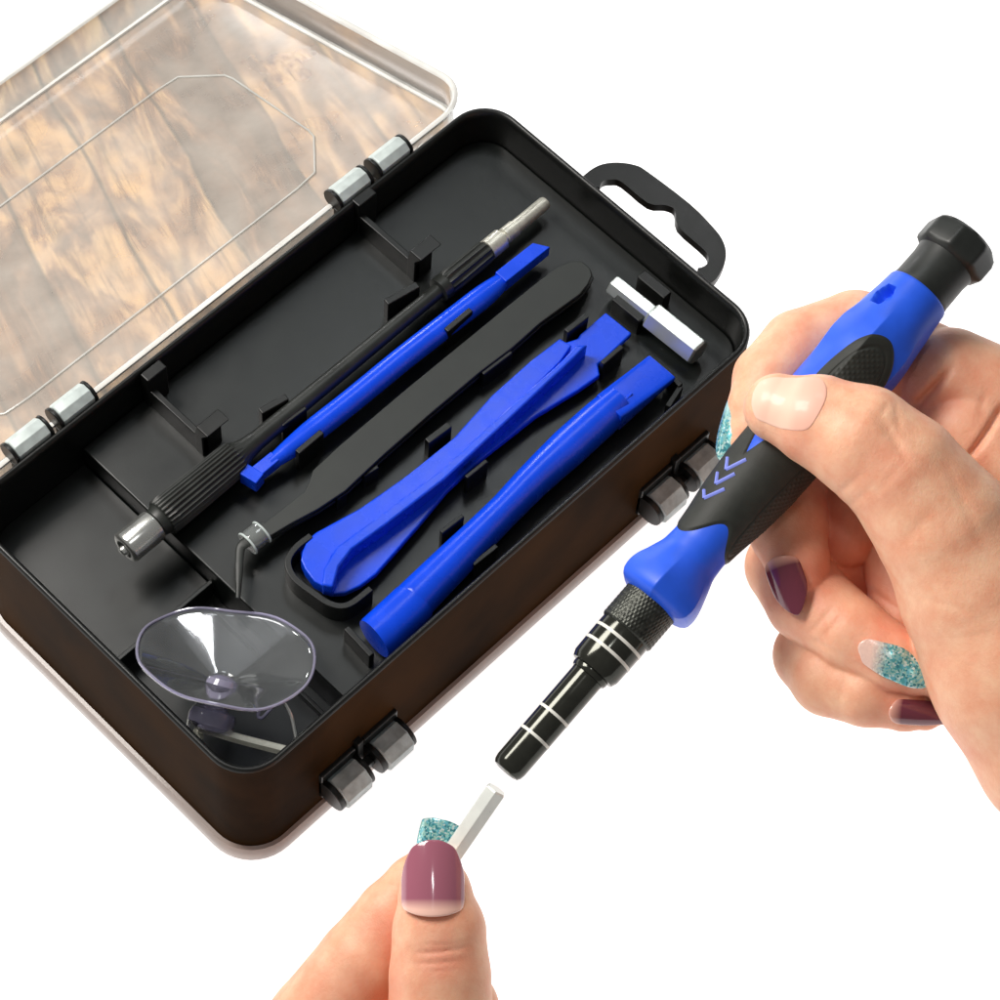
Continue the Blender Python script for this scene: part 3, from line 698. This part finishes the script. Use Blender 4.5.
# chevrons
def SP(t, a, dr): 
    r = (hb(t, a)+1.5+dr)*pxcm; return SA+sd*(t*pxcm)+(ss*math.sin(a)+su*math.cos(a))*r
def surf_at(px, py, dr=0):
    q = np.array([px, py])-np.array([516, 766]); t = q@ud; n = q@nd-(-4.5-.0085*t)
    for _ in range(3):
        s = max(-.999, min(.999, n/(hb(t, 0)+1.5)))
    a = math.asin(s); return t, a
chev = [[(721, 465), (718, 478), (736, 469)], [(711, 480), (708, 492), (725, 483)], [(698, 497), (697, 506), (715, 498)]]
v_, f_ = [], []
for c in chev:
    pts = []
    for i in range(len(c)-1):
        for k in range(5 if i == 0 else 9):
            s = k/(4 if i == 0 else 8); pts.append((c[i][0]*(1-s)+c[i+1][0]*s, c[i][1]*(1-s)+c[i+1][1]*s))
    for seg in (pts[:5], pts[5:]):
        W = []
        for q in seg:
            t, a = surf_at(*q); W.append(SP(t, a, .15))
        v2, f2 = tube(W, .045, 8, up=su, ry=.03); v_, f_ = merge((v_, f_), (v2, f2))
M_chev = mat('pale_blue_print', (.22, .27, .80), .45, noise=.05)
obj('chevron_mark', v_, f_, M_chev, drv)
# swivel cap
def oct_(t, a, r):
    k = (a+.3) % (math.pi/4)-math.pi/8
    f_ = min(1, .935/math.cos(k))
    return r*(f_ if 664 < t < 694 else 1)
turn([(610, 30), (619, 32.3), (624, 31.5), (650, 31.2), (661, 32.5)], 'cap_neck', M_cap)
turn([(660, 31), (662.5, 35), (665, 39), (668, 40), (684, 40), (690, 38), (694.5, 33), (696, 22), (696.4, 10)], 'swivel_cap', M_cap, n=96, rf=oct_, ang=50)

# ------------------------------------------------------------------ hands (distance field turned into one continuous skin)
def smin(a, b, k):
    h = np.clip(.5+.5*(b-a)/k, 0, 1); return b*(1-h)+a*h-k*h*(1-h)
def seg_sdf(X, a, b, ra, rb):
    ba = b-a; l2 = float(ba@ba); pa = X-a
    h = np.clip((pa@ba)/l2, 0, 1).astype(np.float32)
    d = pa-h[..., None]*ba
    return np.sqrt((d*d).sum(-1))-(ra+(rb-ra)*h)
def surface_nets(F_, org, h):
    nx, ny, nz = F_.shape; ins = F_ < 0
    cell = np.zeros((nx-1, ny-1, nz-1), np.uint8)
    cr = [(i, j, k) for i in (0, 1) for j in (0, 1) for k in (0, 1)]
    for i, j, k in cr: cell += ins[i:nx-1+i, j:ny-1+j, k:nz-1+k]
    act = (cell > 0) & (cell < 8); idx = -np.ones(cell.shape, np.int64); ids = np.argwhere(act); idx[act] = np.arange(len(ids))
    acc = np.zeros((len(ids), 3)); cnt = np.zeros(len(ids)); I, J, K = ids.T
    for c0 in cr:
        for axx in range(3):
            if c0[axx] == 1: continue
            c1 = list(c0); c1[axx] = 1
            a = F_[I+c0[0], J+c0[1], K+c0[2]]; b = F_[I+c1[0], J+c1[1], K+c1[2]]
            m = (a < 0) != (b < 0); t = np.where(m, a/np.where(m, a-b, 1), 0)
            p = np.tile(np.array(c0, float), (len(ids), 1)); p[:, axx] = t
            acc[m] += p[m]; cnt[m] += 1
    vs = (ids+acc/cnt[:, None])*h+org; faces = []
    for axx in range(3):
        o1, o2 = [(1, 2), (2, 0), (0, 1)][axx]
        sl0 = [slice(None)]*3; sl1 = [slice(None)]*3; sl0[axx] = slice(0, -1); sl1[axx] = slice(1, None)
        a, b = ins[tuple(sl0)], ins[tuple(sl1)]; E_ = np.argwhere(a != b)
        E_ = E_[(E_[:, o1] > 0) & (E_[:, o2] > 0) & (E_[:, o1] < F_.shape[o1]-1) & (E_[:, o2] < F_.shape[o2]-1)]
        q = []
        for d1, d2 in ((1, 1), (0, 1), (0, 0), (1, 0)):
            e = E_.copy(); e[:, o1] -= d1; e[:, o2] -= d2; q.append(idx[e[:, 0], e[:, 1], e[:, 2]])
        q = np.stack(q, 1); flip = ~a[tuple(E_.T)]
        q[flip] = q[flip][:, ::-1]; faces.append(q)
    return vs, np.concatenate(faces)
def chain_pts(c):   # (px,py,dw,r_px) -> view coords
    out = []
    for px, py, dw, r in c:
        w = W0+dw; out.append((VP(px, py, w), r*(D0-w)/F))
    return out
def make_hand(name, label, groups, h, creases=(), flush=(), base=None, cut=None, dark=()):
    """groups: list of (chains, k inside, name); group 0 = palm, others are joined softly to the palm, firmly to each other"""
    allp = [q for g_ in groups for c in g_['chains'] for q in chain_pts(c)]
    lo = np.min([p-r for p, r in allp], 0)-.3; hi = np.max([p+r for p, r in allp], 0)+.3
    if cut is not None:
        hi[0] = min(hi[0], cut[0]); lo[1] = max(lo[1], cut[1])
    n = np.ceil((hi-lo)/h).astype(int)+1
    ax_ = [np.float32(lo[i]+h*np.arange(n[i])) for i in range(3)]
    X = np.stack(np.meshgrid(*ax_, indexing='ij'), -1).astype(np.float32)
    res = []
    for g_ in groups:
        acc = None
        for c in g_['chains']:
            q = chain_pts(c)
            for (a, ra), (b, rb) in zip(q[:-1], q[1:]):
                if acc is None: acc = np.full(X.shape[:3], 3., np.float32)
                m_ = max(ra, rb)+1.0
                i0 = np.clip(((np.minimum(a, b)-m_-lo)/h).astype(int), 0, n); i1 = np.clip(((np.maximum(a, b)+m_-lo)/h).astype(int)+1, 0, n)
                if (i1 <= i0).any(): continue
                sl = tuple(slice(i0[i], i1[i]) for i in range(3))
                d = seg_sdf(X[sl], a.astype(np.float32), b.astype(np.float32), ra+.015, rb+.015)
                acc[sl] = smin(acc[sl], d, g_.get('k', .25))
        res.append(acc)
    tot = res[0]
    fing = res[1]
    for g_, r in zip(groups[2:], res[2:]):
        fing = smin(fing, r, g_.get('kf', .05))
    tot = smin(tot, fing, .22)
    for (px, py, dw, ex, ey, dep, wd) in creases:      # thin grooves drawn across the skin
        a, b = VP(px, py, W0+dw), VP(ex, ey, W0+dw); ba = b-a; pa = X-a
        t = np.clip((pa[..., 0]*ba[0]+pa[..., 1]*ba[1])/(ba[0]**2+ba[1]**2), 0, 1)
        d2 = (pa[..., 0]-t*ba[0])**2+(pa[..., 1]-t*ba[1])**2
        fad = np.exp(-((X[..., 2]-a[2])/.8)**2)
        tot = tot+dep*np.exp(-d2/wd**2)*fad*np.sin(math.pi*np.clip(t, .04, .96))
    # boundary closed
    tot[0], tot[-1] = np.maximum(tot[0], .01), np.maximum(tot[-1], .01); tot[:, 0] = np.maximum(tot[:, 0], .01); tot[:, -1] = np.maximum(tot[:, -1], .01)
    tot[:, :, 0] = np.maximum(tot[:, :, 0], .01); tot[:, :, -1] = np.maximum(tot[:, :, -1], .01)
    vs, fs = surface_nets(tot, lo, h)
    fl = np.zeros(len(vs))
    for (px, py, dw, r, amt) in flush:
        c = VP(px, py, W0+dw); rr = r*(D0-W0)/F
        fl = np.maximum(fl, amt*np.exp(-((vs-c)**2).sum(1)/rr**2))
    Wv = CP+FW*D0+vs[:, 0:1]*RT+vs[:, 1:2]*UP-vs[:, 2:3]*FW
    root = obj(name, Wv, fs, M_skin, attrs={'flush': fl}, ang=180, base=base)
    sm_ = root.modifiers.new('smooth', 'SMOOTH'); sm_.factor = .5; sm_.iterations = 2
    root['label'] = label; root['category'] = 'hand'
    return root, (tot, lo, h)
def grad_surface(fld, p, its=12):
    """push a view-space point on to the skin, return point and normal"""
    tot, lo, h = fld
    def val(q):
        g_ = (q-lo)/h; i = np.clip(np.floor(g_).astype(int), 0, np.array(tot.shape)-2); fr = g_-i; s = 0
        for a in (0, 1):
            for b in (0, 1):
                for c in (0, 1):
                    w = (fr[0] if a else 1-fr[0])*(fr[1] if b else 1-fr[1])*(fr[2] if c else 1-fr[2]); s += w*tot[i[0]+a, i[1]+b, i[2]+c]
        return s
    for _ in range(its):
        e = .08; g_ = np.array([val(p+[e, 0, 0])-val(p-[e, 0, 0]), val(p+[0, e, 0])-val(p-[0, e, 0]), val(p+[0, 0, e])-val(p-[0, 0, e])]); g_ /= max(1e-6, np.linalg.norm(g_))
        p = p-g_*val(p)*.9
    return p, g_
def nail(parent, c, tipd, nor, ln, wd, m, lift=.02, arch=.9, taper=.55, label=None, thick=.05, curl=.12, conform=None, vmax=2.):
    """c: view-space centre of nail root-to-tip, tipd direction in view space, nor normal"""
    tipd = nrm(tipd); nor = nrm(nor-tipd*(nor@tipd)); side = np.cross(tipd, nor); nu, nv = 21, 25; vs = []; al = []
    for j in range(nv):
        v_ = j/(nv-1); s = v_*2-1
        if v_ < .2: wv = .80+.20*math.sqrt(max(0, 1-(1-v_/.2)**2))
        elif v_ < .45: wv = 1
        else:
            q = (v_-.45)/.55; wv = 1-taper*q**1.6-(1-taper)*.75*max(0, (q-.8)/.2)**2
        for i in range(nu):
            u_ = (i/(nu-1)*2-1)*wv; ang = u_*arch; Rw = wd/2/math.sin(arch)
            endc = .10*ln*(1-(i/(nu-1)*2-1)**2) if v_ == 0 else 0
            lon = (s*ln/2)-(.12*ln*(1-(i/(nu-1)*2-1)**2)*(1-v_)**6)
            p = c+tipd*lon+side*Rw*math.sin(ang)+nor*(Rw*(math.cos(ang)-1)+lift-curl*ln*(s*.6)**2)
            if conform is not None and v_ < vmax:
                q, g_ = grad_surface(conform, p.copy(), 5); q = q+g_*(lift+.025)
                k = 1. if vmax > 1 else 1-sstep(v_, vmax-.35, vmax)
                p = q*k+p*(1-k)
            vs.append(VW(*p)); al.append(v_)
    fs = [(j*nu+i, j*nu+i+1, (j+1)*nu+i+1, (j+1)*nu+i) for j in range(nv-1) for i in range(nu-1)]
    o = obj('fingernail', vs, fs, m, parent, ang=80, attrs={'along': al}, label=label)
    so = o.modifiers.new('solid', 'SOLIDIFY'); so.thickness = thick; so.offset = 0
    sb = o.modifiers.new('sub', 'SUBSURF'); sb.levels = 1; sb.render_levels = 1
    return o

#  right hand -------------------------------------------------
palm = dict(k=.4, chains=[
    # thenar and thumb root
    [(985, 592, 1.1, 84), (1030, 660, .9, 102), (1078, 738, .7, 106)],
    # heel and wrist running off to the lower right
    [(1005, 668, -.5, 80), (1085, 755, -.3, 90), (1190, 865, 0, 94), (1340, 1015, .2, 98)],
    [(1078, 738, .7, 96), (1190, 865, .3, 92), (1340, 1015, .3, 98)],
    # back of the palm
    [(1050, 470, -1.7, 70), (1085, 600, -1.5, 85), (1100, 720, -1.0, 90)],
    [(1020, 520, -2.2, 52), (1050, 640, -2.0, 60)],
    [(925, 440, -2.2, 44), (985, 520, -2.0, 60)],
])
thumb = dict(k=.07, chains=[[(778, 408, .95, 34), (818, 421, 1.25, 46), (862, 441, 1.5, 56), (902, 473, 1.55, 60), (946, 530, 1.4, 70), (985, 592, 1.1, 84)]])
index = dict(k=.07, chains=[[(745, 444, -.95, 17), (752, 428, -1.05, 24), (758, 408, -1.2, 30), (770, 380, -1.5, 37), (800, 350, -1.9, 40), (855, 334, -2.3, 43), (925, 366, -2.5, 44), (1000, 405, -2.3, 52), (1050, 450, -1.9, 60)],
                            [(950, 378, -1.9, 50), (1000, 402, -1.9, 52)], [(965, 432, -1.7, 50), (1020, 480, -1.6, 56)]])
middle = dict(k=.07, kf=.03, chains=[[(800, 577, -.85, 27), (797, 560, -.9, 32), (788, 530, -1.35, 39), (788, 490, -2.3, 41), (850, 462, -2.9, 44), (960, 480, -3.0, 46), (1040, 520, -2.2, 55)]])
midb = dict(k=.05, kf=.015, chains=[[(845, 538, -1.9, 30), (850, 490, -2.1, 34), (900, 440, -2.8, 40)]])
ring_ = dict(k=.07, kf=.02, chains=[[(914, 669, -.1, 27), (893, 659, -.2, 33), (852, 634, -.6, 38), (808, 600, -1.35, 42), (786, 566, -2.1, 40), (850, 560, -2.9, 40), (950, 575, -2.9, 46), (1050, 600, -2.0, 60)]])
ringb = dict(k=.05, kf=.015, chains=[[(890, 560, -1.9, 27), (905, 620, -1.6, 32)]])
pinky = dict(k=.07, kf=.02, chains=[[(925, 712, -.45, 18), (905, 706, -.5, 25), (868, 691, -.75, 36), (830, 676, -1.3, 40), (812, 655, -2.0, 38), (880, 650, -2.6, 38), (980, 660, -2.3, 50), (1060, 700, -1.5, 60)]])
cre = [(880, 415, 2.4, 908, 468, .045, .07), (836, 560, -.9, 905, 615, .08, .05), (792, 628, -.6, 900, 690, .05, .05), (893, 398, 2.0, 896, 446, .03, .07), (952, 366, -1.0, 912, 414, .22, .085), (1006, 400, -1.0, 958, 470, .20, .085), (985, 385, -1.0, 975, 425, .03, .08),
       (912, 595, 2.2, 980, 615, .025, .06), (940, 640, 2.2, 1000, 630, .02, .06), (876, 420, 2.2, 888, 402, .03, .05), (868, 500, 2.2, 905, 455, .025, .06),
       (836, 494, 1.6, 866, 466, .06, .07), (846, 508, 1.6, 880, 474, .04, .07), (806, 637, -.3, 838, 600, .04, .05), (814, 646, -.3, 844, 610, .03, .05), (868, 405, 2.4, 902, 462, .03, .09), (940, 455, 2.4, 985, 560, .03, .12), (900, 545, 2.2, 935, 500, .03, .12), (845, 672, -.3, 838, 706, .02, .05)]
flush_r = [(770, 440, -1, 30, .8), (795, 425, 1.9, 25, .35), (808, 440, 2, 20, .3), (795, 575, -.6, 45, .75), (880, 640, .3, 35, .45), (905, 700, 0, 35, .6), (845, 520, -2, 60, .7), (880, 590, -2, 50, .7),
           (940, 400, -1.5, 55, .45), (985, 410, -1.2, 50, .35), (880, 470, 3, 35, .3), (800, 350, -1.2, 35, .3), (955, 740, .5, 40, .4)]
hand_r, fldR = make_hand('hand', 'right hand gripping the blue and black screwdriver, with maroon and teal glitter nails', [palm, thumb, index, middle, midb, ring_, ringb, pinky], .052, cre, flush_r, cut=(VP(1330, 500, W0)[0], VP(500, 1060, W0)[1]))
def put_nail(parent, fld, rootpx, tippx, dw, wd_px, m, tilt=None, **k):
    a, b = VP(rootpx[0], rootpx[1], W0+dw), VP(tippx[0], tippx[1], W0+dw)
    mid_r = a*.62+b*.38
    pa, na = grad_surface(fld, mid_r.copy())
    if tilt is not None: na = nrm(na+np.array(tilt))
    b3 = b-a; ln = np.linalg.norm(b3); td = nrm(b3-na*(b3@na)); c = pa+td*ln*.12
    return nail(parent, c, td, na, ln, wd_px*(D0-W0)/F, m, **k)
nail(hand_r, VP(788, 589, W0-.16), VP(800, 617, W0)-VP(781, 566, W0), np.array([-.42, .0, .90]), 1.25, .84, M_maroon, taper=.9, label='dark maroon pointed nail on the middle finger', curl=.08)
nail(hand_r, VP(899, 666, W0+.68), np.array([.90, -.36, -.06]), np.array([-.04, .30, .95]), 1.70, .82, M_teal, taper=.62, label='teal glitter nail on the ring finger', curl=.08, arch=.95, lift=.02, conform=fldR, vmax=.8)
put_nail(hand_r, fldR, (896, 716), (957, 721), .3, 25, M_maroon, tilt=(0, -.1, .8), taper=.45, lift=.10, label='maroon nail on the little finger')
nail(hand_r, VP(783, 399, W0+1.72), np.array([-.92, .05, -.36]), np.array([-.30, .30, .90]), 1.55, 1.20, M_bare, taper=.30, label='bare pinkish thumbnail', curl=.0, arch=.5, lift=-.02, thick=.02, conform=fldR)
nail(hand_r, VP(727, 431, W0-.90), VP(720, 462, W0-.9)-VP(735, 400, W0-1.0), np.array([-.72, -.1, .68]), 1.38, .74, M_teal2, taper=.8, label='pale teal glitter nail on the index finger')

#  left hand --------------------------------------------------
dl = -.2
palmL = dict(k=.4, chains=[[(445, 1120, .2, 70), (420, 1250, .2, 100), (400, 1420, .6, 110)], [(330, 1130, -.6, 70), (380, 1250, -.3, 100), (390, 1420, .4, 110)]])
thumbL = dict(k=.07, chains=[[(433, 874, .2, 29), (435, 893, .25, 36), (439, 930, .2, 46), (440, 975, .2, 50), (441, 1040, .2, 54), (446, 1120, .2, 62)]])
indexL = dict(k=.07, chains=[[(430, 862, -.95, 20), (414, 884, -1.0, 28), (393, 915, -1.05, 36), (362, 962, -1.1, 44), (318, 1022, -1.2, 49), (270, 1090, -1.3, 55), (330, 1180, -.8, 70)]])
midL = dict(k=.07, kf=.04, chains=[[(455, 1010, -1.6, 44), (400, 1080, -1.8, 48), (360, 1180, -1.2, 64)]])
creL = [(408, 956, 1.4, 470, 950, .05, .05), (418, 946, 1.4, 458, 946, .03, .035), (406, 966, 1.4, 468, 962, .03, .04), (425, 972, 1.4, 455, 972, .02, .03), (396, 880, -1, 380, 885, .02, .04)]
flL = [(433, 900, 1, 26, .35), (440, 955, 1.4, 30, .55), (395, 930, -.4, 35, .55), (350, 990, -.5, 45, .3), (408, 990, .5, 30, .6)]
hand_l, fldL = make_hand('hand', 'left hand pinching a short hex bit, with a mauve thumbnail and a teal glitter fingernail', [palmL, thumbL, indexL, midL], .045, creL, flL, cut=(VP(900, 500, W0)[0], VP(500, 1330, W0)[1]))
nail(hand_l, VP(433, 874, W0+1.01), np.array([0, .95, -.30]), np.array([.02, .30, .95]), 1.52, 1.38, M_mauve, taper=.55, label='mauve thumbnail with pale base', curl=.06, arch=1.05, lift=.02)
nail(hand_l, VP(436, 842, W0-.9), VP(440, 800, W0-.9)-VP(430, 862, W0-.9), np.array([-.15, .35, .8]), 1.05, .98, M_teal2, taper=.15, label='teal glitter nail of the index finger behind the bit', thick=.06)

# bit between the fingers
bt = thing('screwdriver_bit', 'short bright hex bit held between thumb and index finger of the left hand', 'bit', V(470, 825, W0-.35))
A = V(497, 789, W0-.15); B = V(437, 876, W0-.55)
hexbar(A, B, 0, np.linalg.norm(B-A), .262, 'shank', M_bit, bt, up=-FW, rot=math.pi/6)

# ------------------------------------------------------------------ light
wd = bpy.data.worlds.new('World'); S.world = wd; wd.use_nodes = True
bg = wd.node_tree.nodes['Background']; bg.inputs['Color'].default_value = (1, .985, .96, 1); bg.inputs['Strength'].default_value = .17
def area(name, loc, tgt, size, sy, power, col=(1, 1, 1)):
    l = bpy.data.lights.new(name, 'AREA'); l.shape = 'RECTANGLE'; l.size = size; l.size_y = sy; l.energy = power; l.color = col
    o = bpy.data.objects.new(name, l); COL.objects.link(o); o.location = Vector(loc)
    o.rotation_euler = (Vector(tgt)-Vector(loc)).to_track_quat('-Z', 'Y').to_euler(); return o
c0 = np.array([10., 4., 5.])
area('softbox_lamp', c0+np.array(RT)*-28+UP*30-FW*34, c0, 22, 22, 34000, (1, .96, .91))
area('ceiling_lamp', c0+np.array([20, 17, 48]), c0, 11, 13, 3000, (.92, .98, 1))
Nl = nrm([0, math.sin(TH), math.cos(TH)])
for nm, px, py, sx_, sy_ in (('added_glint_lamp', 222, 64, 3.5, 7), ('added_glint_lamp', 262, 44, 3, 8)):  # unseen lamps added at mirror angles for glare on the lid
    q = lidpt(px, py); vd = nrm(q-CP); rd = vd-2*(vd@Nl)*Nl
    area(nm, q+rd*55, q, sx_, sy_, 38*math.pi*sx_*sy_, (1, 1, 1))
i_ = min(range(72), key=lambda i: abs((CUP[9][i]-CP)@RT/((CUP[9][i]-CP)@FW)*F+500-210)+(0 if (CUP[9][i]-rim_c)@UP > 0 else 1e3))
q = CUP[9][i_]; nq = nrm(np.cross(CUP[9][(i_+1) % 72]-CUP[9][i_-1], CUP[11][i_]-CUP[7][i_])); nq = nq if nq@FW < 0 else -nq
vd = nrm(q-CP); rd = vd-2*(vd@nq)*nq
area('added_glint_lamp', q+rd*50, q, 1.3, 6, 40*math.pi*8, (1, 1, 1))  # unseen lamp added for the bright streak in the suction cup
q = VW(*VP(428, 866, W0+1)); nq = RT*.02+UP*.28-FW*.96; nq = nrm(nq); vd = nrm(q-CP); rd = vd-2*(vd@nq)*nq
area('added_glint_lamp', q+rd*50, q, 5, 2.5, 30*math.pi*12, (1, 1, 1))  # unseen lamp added for the highlight on the left thumbnail
S.view_settings.view_transform = 'Standard'; S.view_settings.look = 'None'; S.view_settings.exposure = 0; S.view_settings.gamma = 1
S.view_settings.use_curve_mapping = False
S.cycles.max_bounces = 10; S.cycles.transparent_max_bounces = 16
S.cycles.use_denoising = True
